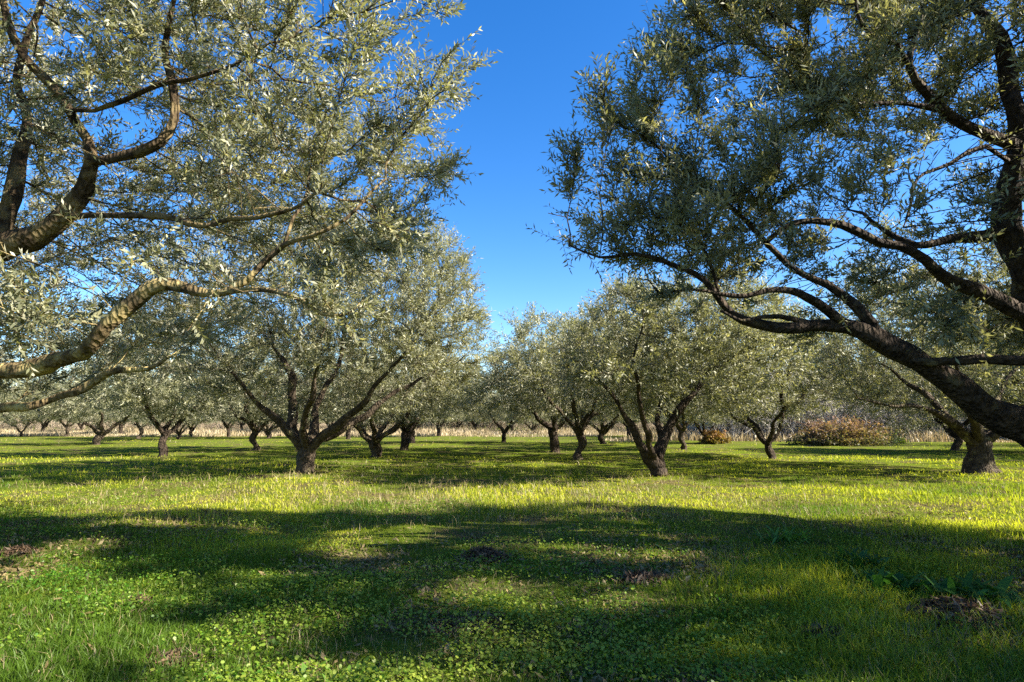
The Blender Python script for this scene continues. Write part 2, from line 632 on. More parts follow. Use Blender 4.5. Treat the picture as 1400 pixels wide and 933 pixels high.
# --------------------------------------------------------------- near tree on the left
rng = np.random.default_rng(11)
b = np.array([-7.7, 6.6, float(ground_h(-7.7, 6.6))])
sk = Skel()
t = trunk(sk, b, (-7.5, 6.6, 1.25), .36, .30, rng)
fk = t[-1]
def onto(sk, pts, k): return [tuple(p) for p in pts]
a = limb_px(sk, [(-150, 520, 6.5, 50), (-70, 405, 6.4, 40), (0, 345, 6.3, 36), (40, 328, 6.25, 31), (85, 298, 6.2, 27), (115, 255, 6.1, 22), (130, 220, 6.0, 20)], fk, rng)
e = a[-1]
a1 = limb_px(sk, [(118, 196, 6.0, 14), (95, 150, 6.0, 13), (60, 105, 5.9, 13), (32, 75, 5.8, 11), (12, 30, 5.7, 10), (5, -20, 5.7, 8), (15, -80, 5.7, 5)], e, rng)
a2 = limb_px(sk, [(152, 222, 6.0, 15), (190, 214, 5.95, 17), (220, 195, 5.9, 14), (235, 160, 5.9, 12), (228, 112, 5.9, 11), (222, 70, 5.9, 9), (232, 20, 5.8, 7), (250, -40, 5.8, 5)], e, rng)
n = sk.near(P(100, 150, 6.0))
limb_px(sk, [(130, 152, 5.9, 7), (165, 138, 5.8, 7), (200, 122, 5.75, 6.5), (228, 113, 5.7, 6.5), (270, 104, 5.6, 5.5), (320, 88, 5.5, 4.5), (370, 60, 5.4, 3.5)], n, rng)
n = sk.near(P(85, 298, 6.2))
limb_px(sk, [(120, 293, 6.0, 10), (180, 295, 5.9, 9.5), (230, 298, 5.8, 9), (265, 309, 5.7, 8), (285, 309, 5.7, 7.5), (312, 298, 5.6, 8), (350, 299, 5.5, 7), (400, 285, 5.4, 5), (440, 260, 5.3, 4)], n, rng)
n = sk.near(P(0, 345, 6.3))
limb_px(sk, [(8, 310, 6.3, 22), (14, 270, 6.4, 22), (22, 225, 6.5, 20), (40, 180, 6.6, 17), (34, 140, 6.7, 14), (28, 100, 6.8, 12), (40, 50, 6.9, 9), (60, -10, 6.9, 6)], n, rng)
l2 = limb_px(sk, [(-130, 560, 6.4, 44), (-60, 520, 6.2, 34), (0, 507, 6.0, 29), (60, 497, 5.9, 27), (120, 484, 5.8, 27), (150, 450, 5.75, 22), (175, 424, 5.7, 20), (205, 403, 5.65, 18), (250, 398, 5.6, 15), (308, 397, 5.55, 13)], fk, rng)
e = l2[-1]
limb_px(sk, [(335, 385, 5.5, 10), (365, 350, 5.5, 9), (388, 331, 5.5, 8), (425, 322, 5.4, 6), (470, 300, 5.4, 4.5), (510, 260, 5.4, 3.5)], e, rng)
limb_px(sk, [(340, 398, 5.5, 8), (372, 398, 5.4, 6.5), (410, 412, 5.3, 5), (440, 430, 5.2, 4.5), (475, 429, 5.2, 3.5)], e, rng)
n = sk.near(P(388, 331, 5.5))
limb_px(sk, [(400, 300, 5.6, 5), (415, 270, 5.7, 4), (425, 230, 5.8, 3.5)], n, rng)
l3 = limb_px(sk, [(-100, 580, 6.4, 34), (0, 556, 6.3, 17), (50, 550, 6.2, 16), (78, 543, 6.2, 15), (115, 530, 6.1, 13), (135, 517, 6.1, 11), (160, 508, 6.0, 9), (205, 505, 6.0, 7), (230, 490, 5.9, 4)], fk, rng)
# limbs that leave the frame on the left and back
sk.add([sk.pos[fk], (-8.6, 7.4, 2.3), (-9.8, 8.4, 3.5), (-10.6, 9.0, 4.8)], [.2, .15, .1, .05], fk, rng=rng, wob=.3)
sk.add([sk.pos[fk], (-8.7, 7.9, 2.5), (-10.2, 9.4, 3.7), (-11.6, 10.4, 5.0)], [.2, .15, .1, .05], fk, rng=rng, wob=.3)
sk.add([sk.pos[fk], (-8.6, 5.8, 2.4), (-9.8, 4.8, 3.7), (-10.6, 4.2, 5.0)], [.2, .15, .1, .05], fk, rng=rng, wob=.3)
LX = np.array([[-400, 560], [-60, 612], [0, 635], [45, 690], [75, 665], [110, 645], [160, 645], [220, 632], [270, 622], [310, 600], [350, 570], [400, 500], [430, 420], [455, 330], [480, 200], [520, 60], [560, -100], [600, -2000]])
def left_ok(p):
    x, y = proj(p)
    lim = np.interp(y, LX[:, 0], LX[:, 1]) + 30 * (fbm(y / 60, y * 0 + 3, 9, 2) - .5)
    gap = ((x - 165) / 42) ** 2 + ((y - 185) / 55) ** 2 < 1
    gap |= ((x - 578) / 45) ** 2 + ((y - 70) / 30) ** 2 < 1
    gap |= ((x - 395) / 22) ** 2 + ((y - 82) / 30) ** 2 < 1
    gap |= ((x - 75) / 24) ** 2 + ((y - 70) / 30) ** 2 < 1
    gap |= ((x - 160) / 16) ** 2 + ((y - 255) / 30) ** 2 < 1
    return (x < lim) & (p[:, 1] > 4.6) & (p[:, 2] > 1.9) & ~gap
SV = np.array(S)
lit = [P(a_, b_, d_) for a_, b_, d_ in [(0, 505, 6.0), (30, 500, 5.95), (60, 496, 5.9), (90, 490, 5.9), (118, 483, 5.8), (150, 450, 5.75), (176, 424, 5.7), (20, 553, 6.2), (60, 548, 6.2), (110, 532, 6.1),
                                        (60, 315, 6.2), (100, 280, 6.1), (122, 240, 6.0), (260, 397, 5.6), (350, 366, 5.5)]]
def sunlit_gap(p):
    g = np.zeros(len(p), bool)
    for q in lit:
        d_ = p - q
        t_ = d_ @ SV
        g |= (np.linalg.norm(d_ - t_[:, None] * SV, axis=1) < .27) & (t_ > .05)
    return g
ells = [(-6.6, 6.4, 4.6, 6.2, 4.2, 3.2), (-4.0, 5.8, 4.6, 3.9, 2.2, 2.6), (-9.5, 6.8, 4.4, 3.5, 3.8, 2.6)]
pts = in_envelope(rng, 5200, ells, 0, test=left_ok, shell=.8)
pts2 = np.vstack([in_envelope(rng, 2600, ells, 60, .42, test=left_ok), in_envelope(rng, 1100, [(-3.4, 5.9, 5.3, 2.8, 1.5, 1.5)], 0, test=left_ok)])
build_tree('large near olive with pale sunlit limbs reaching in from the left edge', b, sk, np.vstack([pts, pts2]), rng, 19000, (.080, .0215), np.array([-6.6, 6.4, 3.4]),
           M_BARK_SUN_PAINTED, opening=sunlit_gap, group='olive trees of the grove', pairs=9, twig_len=.34, dk=.30, di=1.5, clear=(.026, 18), dens=clumpy(3, .55, .39))

# --------------------------------------------------------------- near tree on the right
rng = np.random.default_rng(23)
b = np.array([7.15, 6.9, float(ground_h(7.15, 6.9))])
sk = Skel()
t = trunk(sk, b, (6.95, 6.85, 1.15), .40, .34, rng)
fk = t[-1]
l1 = limb_px(sk, [(1450, 612, 6.7, 58), (1400, 586, 6.6, 50), (1345, 553, 6.5, 43), (1292, 516, 6.4, 36), (1240, 486, 6.3, 32), (1192, 462, 6.2, 28), (1155, 448, 6.15, 20), (1100, 448, 6.1, 15), (1042, 447, 6.0, 14), (1000, 426, 5.95, 12), (962, 386, 5.9, 9), (920, 365, 5.8, 7), (872, 351, 5.7, 6), (822, 352, 5.6, 4.5), (780, 335, 5.6, 3.5)], fk, rng, wob=.3)
n = sk.near(P(1155, 448, 6.15))
limb_px(sk, [(1128, 425, 6.0, 14), (1104, 410, 5.9, 12), (1078, 399, 5.85, 10), (1050, 398, 5.8, 9), (1020, 408, 5.75, 8), (992, 405, 5.7, 6), (950, 395, 5.6, 4), (900, 400, 5.5, 3)], n, rng)
n = sk.near(P(1042, 447, 6.0))
limb_px(sk, [(1065, 432, 5.9, 7), (1040, 433, 5.8, 6), (1015, 440, 5.7, 5), (985, 425, 5.7, 4)], sk.near(P(1120, 440, 6.1)), rng)
n = sk.near(P(1192, 462, 6.2))
l1c = limb_px(sk, [(1188, 438, 6.2, 20), (1168, 415, 6.2, 16), (1135, 389, 6.15, 13), (1102, 371, 6.1, 11), (1080, 357, 6.1, 10), (1050, 331, 6.1, 9), (1012, 295, 6.0, 7), (972, 262, 6.0, 5.5), (935, 240, 5.9, 4)], n, rng)
limb_px(sk, [(985, 400, 5.95, 6), (970, 360, 6.0, 5), (955, 330, 6.0, 4), (940, 300, 6.0, 3)], sk.near(P(1000, 426, 5.95)), rng)
limb_px(sk, [(1012, 275, 6.0, 4.5), (1028, 258, 6.0, 3.5), (1040, 230, 6.0, 3)], sk.near(P(1012, 295, 6.0)), rng)
# upright limb at the frame edge
l4 = limb_px(sk, [(1450, 520, 6.9, 66), (1425, 430, 6.8, 54), (1404, 370, 6.75, 45), (1376, 305, 6.7, 38), (1382, 240, 6.6, 30), (1386, 180, 6.6, 25), (1378, 110, 6.6, 20), (1356, 50, 6.5, 18), (1330, 10, 6.5, 14), (1310, -50, 6.4, 9)], fk, rng, wob=.3)
n = sk.near(P(1415, 430, 6.8))
limb_px(sk, [(1395, 428, 6.6, 26), (1350, 402, 6.5, 22), (1300, 384, 6.4, 18), (1265, 357, 6.3, 16), (1230, 340, 6.25, 14), (1200, 332, 6.2, 13), (1165, 318, 6.15, 12), (1130, 306, 6.1, 10), (1095, 304, 6.1, 9), (1070, 313, 6.05, 8.5), (1052, 330, 6.05, 8)], n, rng)
n = sk.near(P(1368, 305, 6.7))
limb_px(sk, [(1340, 326, 6.7, 16), (1300, 329, 6.7, 14), (1250, 334, 6.7, 11), (1215, 320, 6.8, 7), (1180, 290, 6.9, 5)], n, rng)
n = sk.near(P(1374, 200, 6.6))
limb_px(sk, [(1350, 190, 6.4, 16), (1312, 172, 6.3, 15), (1285, 152, 6.2, 13), (1262, 125, 6.1, 12), (1242, 88, 6.0, 10), (1255, 40, 6.0, 8), (1262, -10, 5.9, 6)], n, rng)
n = sk.near(P(1245, 95, 6.0))
limb_px(sk, [(1225, 60, 5.9, 7), (1190, 50, 5.8, 6.5), (1172, 20, 5.8, 5), (1165, -30, 5.8, 4)], n, rng)
limb_px(sk, [(1270, 147, 6.1, 10), (1230, 140, 6.0, 8), (1180, 140, 5.9, 7), (1120, 130, 5.8, 5), (1105, 105, 5.8, 4.5), (1102, 50, 5.8, 3.5)], sk.near(P(1285, 152, 6.2)), rng)
limb_px(sk, [(1350, 200, 6.3, 8), (1318, 212, 6.2, 7), (1290, 228, 6.1, 6), (1256, 246, 6.0, 5.5), (1245, 280, 5.9, 5), (1235, 310, 5.9, 3)], sk.near(P(1370, 230, 6.6)), rng)
n = sk.near(P(1292, 516, 6.4))
limb_px(sk, [(1262, 492, 6.2, 14), (1300, 488, 6.1, 15), (1345, 488, 6.0, 15), (1400, 492, 5.9, 16), (1450, 485, 5.8, 14), (1500, 450, 5.6, 9)], sk.near(P(1240, 486, 6.3)), rng)
sk.add([sk.pos[fk], (7.9, 7.6, 2.4), (8.6, 8.2, 3.6), (9.2, 8.4, 4.9)], [.2, .15, .1, .05], fk, rng=rng, wob=.3)
sk.add([sk.pos[fk], (8.2, 6.6, 2.4), (9.4, 6.2, 3.6), (10.4, 5.8, 4.9)], [.2, .15, .1, .05], fk, rng=rng, wob=.3)
sk.add([sk.pos[fk], (7.6, 5.8, 2.4), (8.2, 4.8, 3.6), (8.4, 4.0, 4.9)], [.2, .15, .1, .05], fk, rng=rng, wob=.3)
RX = np.array([[-400, 1010], [-100, 965], [0, 925], [60, 875], [110, 835], [180, 812], [260, 800], [292, 745], [330, 748], [365, 800], [400, 850], [430, 900], [460, 1010], [490, 1240], [520, 1400], [560, 2400]])
def right_ok(p):
    x, y = proj(p)
    lim = np.interp(y, RX[:, 0], RX[:, 1]) + 40 * (fbm(y / 50, y * 0 + 8, 4, 2) - .5)
    gap = ((x - 1150) / 26) ** 2 + ((y - 45) / 34) ** 2 < 1
    gap |= ((x - 1045) / 18) ** 2 + ((y - 215) / 22) ** 2 < 1
    return (x > lim) & ((p[:, 1] > 4.6) | ((x > 1450) & (p[:, 0] > 4.5))) & (p[:, 2] > 1.9) & ~gap
def dapple(p):
    """openings between the sprays where the sun comes through to the grass"""
    gx_, gy_ = p[:, 0] - S[0] / S[2] * p[:, 2], p[:, 1] - S[1] / S[2] * p[:, 2]
    return (fbm(gx_ / 1.5 + 3.1, gy_ / .62 + 1.7, 91, 3) > .545) & (gx_ < 2.0)
ells = [(6.4, 5.7, 4.5, 6.4, 2.1, 3.1), (3.8, 5.7, 4.4, 3.8, 1.7, 2.5), (9.0, 5.6, 4.4, 3.5, 2.2, 2.6), (8.6, 3.6, 4.6, 3.4, 2.4, 2.5)]
pts = in_envelope(rng, 5200, ells, 0, test=right_ok, shell=.8)
pts2 = np.vstack([in_envelope(rng, 2600, ells, 60, .42, test=right_ok), in_envelope(rng, 1700, [(4.8, 6.0, 5.4, 2.9, 1.7, 1.7)], 0, test=right_ok),
                  in_envelope(rng, 420, [(*P(805, 312, 5.7), .62, .7, .36), (*P(850, 240, 5.7), .6, .7, .75)], 0, test=lambda q: q[:, 2] > 0),
                  in_envelope(rng, 900, [(*P(1300, 395, 8.0), 1.7, .8, .85), (*P(1230, 300, 7.6), 1.2, .8, .7)], 0, test=lambda q: q[:, 2] > 2.2)])
build_tree('large near olive with heavy dark limbs arching in from the right edge', b, sk, np.vstack([pts, pts2]), rng, 28500, (.078, .0215), np.array([6.4, 6.6, 3.4]),
           M_BARK_DARK, opening=dapple, group='olive trees of the grove', pairs=9, twig_len=.34, dk=.30, di=1.5, clear=(.026, 18), dens=clumpy(3, .55, .39), up=.38)

# --------------------------------------------------------------- middle-distance trees
def mid_tree(label, px, Y, limbs, ells, seed, bark, tr=(.36, .30), fork_py=605, fork_px=None, ntwig=7000, test=None, leaf=(.115, .027), npts=3600):
    rng = np.random.default_rng(seed)
    b = gpt(px, Y)
    sk = Skel()
    t = trunk(sk, b, P(fork_px or px, fork_py, Y), tr[0], tr[1], rng, .04)
    for lm in limbs:
        src = t[-1 - min(len(t) - 2, lm[0])]
        m_ = len(lm[1]) - 1
        limb_px(sk, [(q[0], q[1], Y + q[2], q[3] * (1 - .5 * i_ / m_)) for i_, q in enumerate(lm[1])], src, rng)
    E = [(b[0] + e[0], b[1] + e[1], e[2], e[3], e[4], e[5]) for e in ells]
    pts = in_envelope(rng, npts, E, 0, test=test, shell=.7)
    pts2 = in_envelope(rng, npts // 2, E, 45, .45, test=test)
    return build_tree(label, b, sk, np.vstack([pts, pts2]), rng, ntwig, leaf, np.array([b[0], b[1], 3.0]), bark, group='olive trees of the grove',
                      pairs=8, twig_len=.42, twig_r=.0035, dk=.38, di=1.8, cap=.06, clear=(.045, 12), dens=clumpy(9, .9, .36))

AX = np.array([[-500, 300], [220, 560], [260, 622], [300, 645], [340, 656], [400, 658], [480, 668], [540, 660], [575, 600], [600, 590]])
def a_ok(p):
    x, y = proj(p)
    return (x < np.interp(y, AX[:, 0], AX[:, 1])) & (p[:, 2] > 1.75)
mid_tree('big many-stemmed olive with brown sunlit trunk, left of the open lane', 420, 17.0,
         [(1, [(404, 598, -.1, 15), (385, 580, -.3, 13), (360, 560, -.5, 11), (340, 536, -.7, 10), (316, 506, -.9, 8), (296, 490, -1, 6)]),
          (0, [(400, 590, .2, 16), (398, 555, .3, 14), (397, 515, .4, 13), (390, 495, .5, 11), (374, 470, .6, 8), (368, 445, .7, 6)]),
          (0, [(428, 590, .6, 14), (432, 560, .9, 12), (445, 530, 1.2, 10), (460, 500, 1.4, 8), (470, 455, 1.6, 6)]),
          (1, [(440, 598, -.2, 15), (470, 574, -.5, 12), (500, 546, -.8, 11), (520, 520, -1, 8), (555, 480, -1.2, 6), (590, 440, -1.3, 4)]),
          (1, [(438, 600, .3, 13), (478, 580, .5, 12), (530, 543, .8, 9), (570, 520, 1, 6), (610, 500, 1.2, 4)]),
          (0, [(415, 590, -.5, 12), (420, 555, -1.2, 10), (430, 520, -1.8, 8), (440, 480, -2.2, 6)])],
         [(.3, 0, 4.3, 5.2, 4.4, 3.0), (2.0, 0, 5.6, 3.0, 3.0, 2.0), (1.6, 0, 3.4, 4.0, 3.6, 1.7), (-2.0, 0, 3.2, 3.2, 3.5, 1.3)], 31, M_BARK, tr=(.27, .25), fork_py=617, test=a_ok, ntwig=10500, npts=4600)

BX = np.array([[350, 1000], [395, 830], [430, 800], [500, 765], [560, 770], [600, 800]])
def b_ok(p):
    x, y = proj(p)
    return (x > np.interp(y, BX[:, 0], BX[:, 1])) & (p[:, 2] > 1.75) & (y > 385)
mid_tree('gnarled olive with dark trunk forking low into a wide V, right of the open lane', 899, 15.8,
         [(2, [(884, 624, -.1, 17), (873, 602, -.3, 14), (862, 580, -.4, 13), (850, 556, -.5, 10), (830, 532, -.6, 8), (802, 506, -.7, 6), (780, 490, -.8, 4)]),
          (0, [(906, 605, .2, 16), (915, 585, .3, 15), (930, 556, .4, 12), (945, 540, .5, 10), (966, 515, .6, 8), (986, 492, .7, 6), (1005, 482, .8, 4)]),
          (0, [(905, 600, .8, 12), (900, 570, 1.2, 10), (908, 540, 1.5, 7), (916, 500, 1.7, 5)]),
          (1, [(890, 610, -.8, 12), (880, 570, -1.5, 9), (872, 530, -2, 7), (866, 490, -2.3, 5), (880, 440, -2.4, 3.5), (868, 405, -2.4, 3)])],
         [(0, 0, 3.5, 4.0, 3.8, 1.9), (-.6, .4, 4.0, 2.6, 3.0, 1.9), (1.4, 0, 3.0, 2.6, 3.0, 1.3)], 37, M_BARK_DARK, tr=(.22, .21), fork_py=626, fork_px=897, test=b_ok, ntwig=6400)

mid_tree('stout olive with short thick trunk beneath the dark overhanging limb', 1340, 17.2,
         [(1, [(1322, 596, -.1, 17), (1296, 575, -.3, 14), (1262, 556, -.5, 10), (1218, 555, -.7, 7), (1172, 545, -.8, 5)]),
          (0, [(1312, 588, .3, 14), (1276, 550, .6, 11), (1246, 530, .8, 8), (1216, 505, 1, 6), (1190, 490, 1, 4)]),
          (0, [(1346, 585, .2, 15), (1352, 560, .4, 12), (1370, 535, .6, 9), (1390, 500, .8, 7), (1420, 460, 1, 5)]),
          (0, [(1335, 580, -.8, 14), (1320, 545, -1.4, 10), (1310, 510, -1.9, 8), (1300, 470, -2.2, 5)]),
          (1, [(1365, 590, -.3, 13), (1400, 560, -.6, 10), (1440, 520, -.8, 7), (1470, 490, -1, 5)])],
         [(0, 0, 3.7, 5.0, 4.2, 2.1), (-1.6, 0, 3.0, 3.4, 3.4, 1.3)], 41, M_BARK, tr=(.37, .33), fork_py=605, ntwig=6400)

# --------------------------------------------------------------- trees of the grove further off: four kinds, copied
def generic(seed, bark, tw, leaf, npts=2000, spread=1.0, tk=(.2, .8), air=.8):
    rng = np.random.default_rng(seed)
    sk = Skel()
    h = tk[1] + .15 * rng.random()
    t = trunk(sk, (0, 0, 0), (rng.normal() * .08, rng.normal() * .08, h), tk[0], tk[0] * .92, rng, .07)
    nl = 4 + seed % 2
    a0 = rng.random() * 6
    for k in range(nl):
        a = a0 + k * 2 * PI / nl + rng.normal() * .3
        d = np.array([math.cos(a), math.sin(a), 0]); s = np.array([-d[1], d[0], 0]) * rng.normal() * .35
        o = np.array(sk.pos[t[-1]])
        pth = [o + d * .1 + (0, 0, .05), o + d * .55 + s * .3 + (0, 0, .35 + .3 * rng.random()), o + d * (1.0 + .3 * rng.random()) + s + (0, 0, 1.0 + .4 * rng.random()),
               o + d * (1.6 + .5 * rng.random()) * spread + s * .6 + (0, 0, 1.8 + .5 * rng.random()), o + d * (2.3 + .5 * rng.random()) * spread + s * 1.4 + (0, 0, 2.5 + .6 * rng.random())]
        sk.add(pth, [.6 * tk[0], .5 * tk[0], .4 * tk[0], .06, .03], t[-1 - k % 3], rng=rng, wob=.5)
    E = [(0, 0, 3.4, 4.1 * spread, 4.1 * spread, 1.9), (rng.normal() * .8, rng.normal() * .8, 4.2, 2.6, 2.6, 1.6), (0, 0, 2.5, 3.6 * spread, 3.6 * spread, .9)]
    ok = lambda p: p[:, 2] > 1.55
    pts = np.vstack([in_envelope(rng, npts, E, 0, test=ok, shell=.6), in_envelope(rng, npts // 2, E, 40, .5, test=ok)])
    return build_tree('olive tree', (0, 0, 0), sk, pts, rng, tw, leaf, np.array([0, 0, 2.6]), bark, pairs=6, twig_len=.45, twig_r=0, dk=.42, di=2.0, step=.25, cap=.06, dens=clumpy(seed, air, .37))

LF = (.15, .036)
protos = [generic(51, M_BARK_DARK, 4600, LF, tk=(.19, .7)), generic(52, M_BARK_DARK, 4800, LF, spread=1.1, tk=(.23, .95)),
          generic(53, M_BARK, 4300, LF, spread=.92, tk=(.17, 1.0)), generic(54, M_BARK_DARK, 4400, LF, tk=(.16, .6)),
          generic(55, M_BARK, 4200, LF, spread=1.05, tk=(.21, .55)), generic(58, M_BARK_DARK, 4600, LF, spread=.85, tk=(.18, .85)), generic(61, M_BARK, 2500, LF, tk=(.2, .7), air=1.0)]
used = set()
def place(pi, loc, rz, s, label, group):
    src = protos[pi]
    if pi not in used:
        used.add(pi); r = src
    else:
        r = src.copy(); C.objects.link(r)
        for ch in src.children:
            c = ch.copy(); C.objects.link(c); c.parent = r
    r.location = tuple(loc); r.rotation_euler = (0, 0, rz); q_ = np.random.default_rng(int(abs(loc[0]) * 100)).random(3)
    r.scale = (s * (.92 + .2 * q_[0]), s * (.92 + .2 * q_[1]), s * (.88 + .26 * q_[2]))
    r['label'] = label; r['category'] = 'olive tree'; r['group'] = group
G = 'olive trees of the grove'
far = [  # px, distance, kind, scale, label
    (511, 25.0, 0, 1.06, 'bowl-shaped olive with several dark stems, next behind the many-stemmed olive'),
    (793, 24.0, 2, 1.04, 'olive with straight dark trunk, left neighbour of the V-forked olive'),
    (1055, 24.0, 3, 1.0, 'small olive with dark cup-shaped fork, left of the reddish bramble'),
    (219, 26.7, 1, 1.04, 'olive with thick upright trunk, first in the grove left of the many-stemmed olive'),
    (758, 30.5, 1, 1.0, 'slender forked olive just left of the straight-trunked olive beside the lane'),
    (348, 32.0, 2, 1.04, 'leaning olive with sunlit trunk side, seen through the gap left of the many-stemmed olive'),
    (553, 32.0, 3, 1.0, 'dark olive directly behind the bowl-shaped olive by the lane'),
    (1307, 30.5, 0, 1.05, 'olive half hidden behind the left side of the stout trunk'),
    (933, 34.0, 2, 1.0, 'olive trunk glimpsed just right of the V-forked trunk'),
    (133, 40.0, 0, 1.08, 'olive with wide low fork, seen below the lowest pale limb'),
    (824, 41.0, 0, 1.0, 'farther olive between the straight-trunked and V-forked olives'),
    (563, 43.0, 1, 1.0, 'distant olive peeping out right of the bowl-shaped olive'),
    (689, 45.0, 2, 1.0, 'far olive closing the end of the open lane'),
    (964, 44.0, 3, .9, 'distant low olive beside the small orange bush'),
    (244, 52.0, 3, 1.0, 'distant olive just right of the thick upright trunk'),
    (366, 55.0, 0, 1.0, 'distant olive just right of the leaning sunlit trunk'),
    (190, 58.0, 2, 1.05, 'distant olive just left of the thick upright trunk'),
    (476, 57.0, 1, 1.0, 'distant olive in the gap between the many-stemmed and bowl-shaped olives'),
    (313, 62.0, 1, 1.05, 'distant olive just left of the leaning sunlit trunk'),
    (90, 66.0, 2, 1.05, 'distant olive left of the wide low-forked olive'),
    (262, 67.0, 0, 1.0, 'second distant olive right of the thick upright trunk, farther back'),
    (600, 66.0, 3, 1.0, 'distant olive in the row left of the lane end'),
    (860, 66.0, 1, 1.0, 'distant olive seen through the fork of the V-forked olive'),
    (60, 84.0, 0, 1.1, 'very distant olive at the far left of the grove edge'),
    (730, 80.0, 0, 1.0, 'very distant olive right of the lane end'),
    (650, 88.0, 1, 1.0, 'very distant olive left of the lane end'),
    (30, 64.0, 3, 1.0, 'distant olive at the left frame edge under the pale limbs'),
    (1010, 62.0, 2, 1.0, 'distant olive between the orange bush and the cup-forked olive'),
    (420, 84.0, 2, 1.0, 'very distant olive straight behind the many-stemmed olive'),
]
for i, (px, Y, k, s, lb) in enumerate(far):
    r_ = np.random.default_rng(700 + i)
    g = gpt(px, Y); g[2] -= .03
    place(k if i % 3 else (k + 4) % 6, g, r_.random() * 6.28, s, lb, G)
    bases.append((g[0], g[1]))
rf = np.random.default_rng(41)
for i, (px, Y) in enumerate([(110, 92), (215, 88), (330, 93), (400, 90), (520, 94), (570, 87), (625, 100), (700, 97), (775, 92), (835, 95), (905, 90), (985, 88), (-40, 78), (165, 78), (450, 76)]):
    g = gpt(px, Y); g[2] -= .03
    place(i % 6, g, rf.random() * 6.28, 1.1, 'tiny olive in the last rows against the straw field', 'olives in the last rows')
for i, (px, Y, lb) in enumerate([(-75, 33, 'olive crown at the left edge behind the pale limbs, its trunk out of frame'), (1440, 29, 'olive crown at the right edge behind the stout trunk, its own trunk out of frame')]):
    g = gpt(px, Y); g[2] -= .03
    place(i + 1, g, rf.random() * 6.28, 1.1, lb, G)
# the rows go on out of the frame on the sunny side; their shadows lie on the grass in view
for i, (X, Y) in enumerate([(18.5, 3.0), (27, 16), (9.6, -0.4), (21, -5), (25.5, 25.5), (36, 27), (37, 38), (29, 7.5), (48, 40)]):
    r_ = np.random.default_rng(900 + i)
    place(6, (X, Y, float(ground_h(X, Y)) - .03), r_.random() * 6.28, 1.1, 'olive tree out of the frame on the sunny side whose shadow lies on the grass', 'olive trees outside the frame')

# ------------------------------------------------------------------ ground
g = np.linspace(-1, 1, 361)
gx = np.sinh(g * 6.6) * 1.9
gy = np.sinh(np.linspace(-.75, 1, 361) * 6.6) * 1.9 + 4
X, Y = np.meshgrid(gx, gy)
Z = ground_h(X, Y)
n = 361
ii = (np.arange(n - 1)[:, None] * n + np.arange(n - 1)[None]).ravel()
Lp = np.stack([ii, ii + 1, ii + n + 1, ii + n], 1).ravel()
m, t, out = newmat('meadow_soil')
tc = N(t, 'ShaderNodeTexCoord')
def noise(scale, detail=6, rough=.6):
    k = N(t, 'ShaderNodeTexNoise')
    k.inputs['Scale'].default_value = scale; k.inputs['Detail'].default_value = detail; k.inputs['Roughness'].default_value = rough
    t.links.new(tc.outputs['Object'], k.inputs['Vector'])
    return k.outputs['Fac']
def ramp(fac, stops):
    r = N(t, 'ShaderNodeValToRGB')
    e = r.color_ramp.elements
    e[0].position, e[0].color = stops[0][0], (*stops[0][1], 1)
    e[1].position, e[1].color = stops[-1][0], (*stops[-1][1], 1)
    for p_, c_ in stops[1:-1]:
        e.new(p_).color = (*c_, 1)
    t.links.new(fac, r.inputs[0])
    return r.outputs[0]
green = ramp(noise(14, 8, .7), [(.3, (.04, .066, .008)), (.55, (.11, .145, .016)), (.75, (.24, .23, .05))])
soil = ramp(noise(20, 8, .7), [(.3, (.035, .024, .014)), (.7, (.17, .125, .07))])
fac = ramp(noise(.9, 7, .65), [(.46, (0, 0, 0)), (.62, (.85, .85, .85))])
col = mixc(t, fac, green, soil)
bp = N(t, 'ShaderNodeBump')
bp.inputs['Strength'].default_value = .8; bp.inputs['Distance'].default_value = .05
t.links.new(noise(25, 8, .7), bp.inputs['Height'])
d = N(t, 'ShaderNodeBsdfDiffuse')
t.links.new(col, d.inputs[0]); t.links.new(bp.outputs[0], d.inputs['Normal'])
t.links.new(d.outputs[0], out.inputs[0])
tag(mesh('ground', np.stack([X, Y, Z], -1).reshape(-1, 3), np.full(len(ii), 4), Lp, m, smooth=True), 'grassy orchard floor', None, None, 'structure')

# ------------------------------------------------------------------ grass and herbs
def scatter(rng, n, y0, y1, power=1.0, side=1.2):
    """points on the ground seen ahead, evenly spread over the picture's depth"""
    u = rng.random(n)
    Yd = 1 / (u ** power * (1 / y0 - 1 / y1) + 1 / y1)
    Xd = (rng.random(n) * 2 - 1) * (Yd * .93 * side + 2.2)
    return Xd, Yd

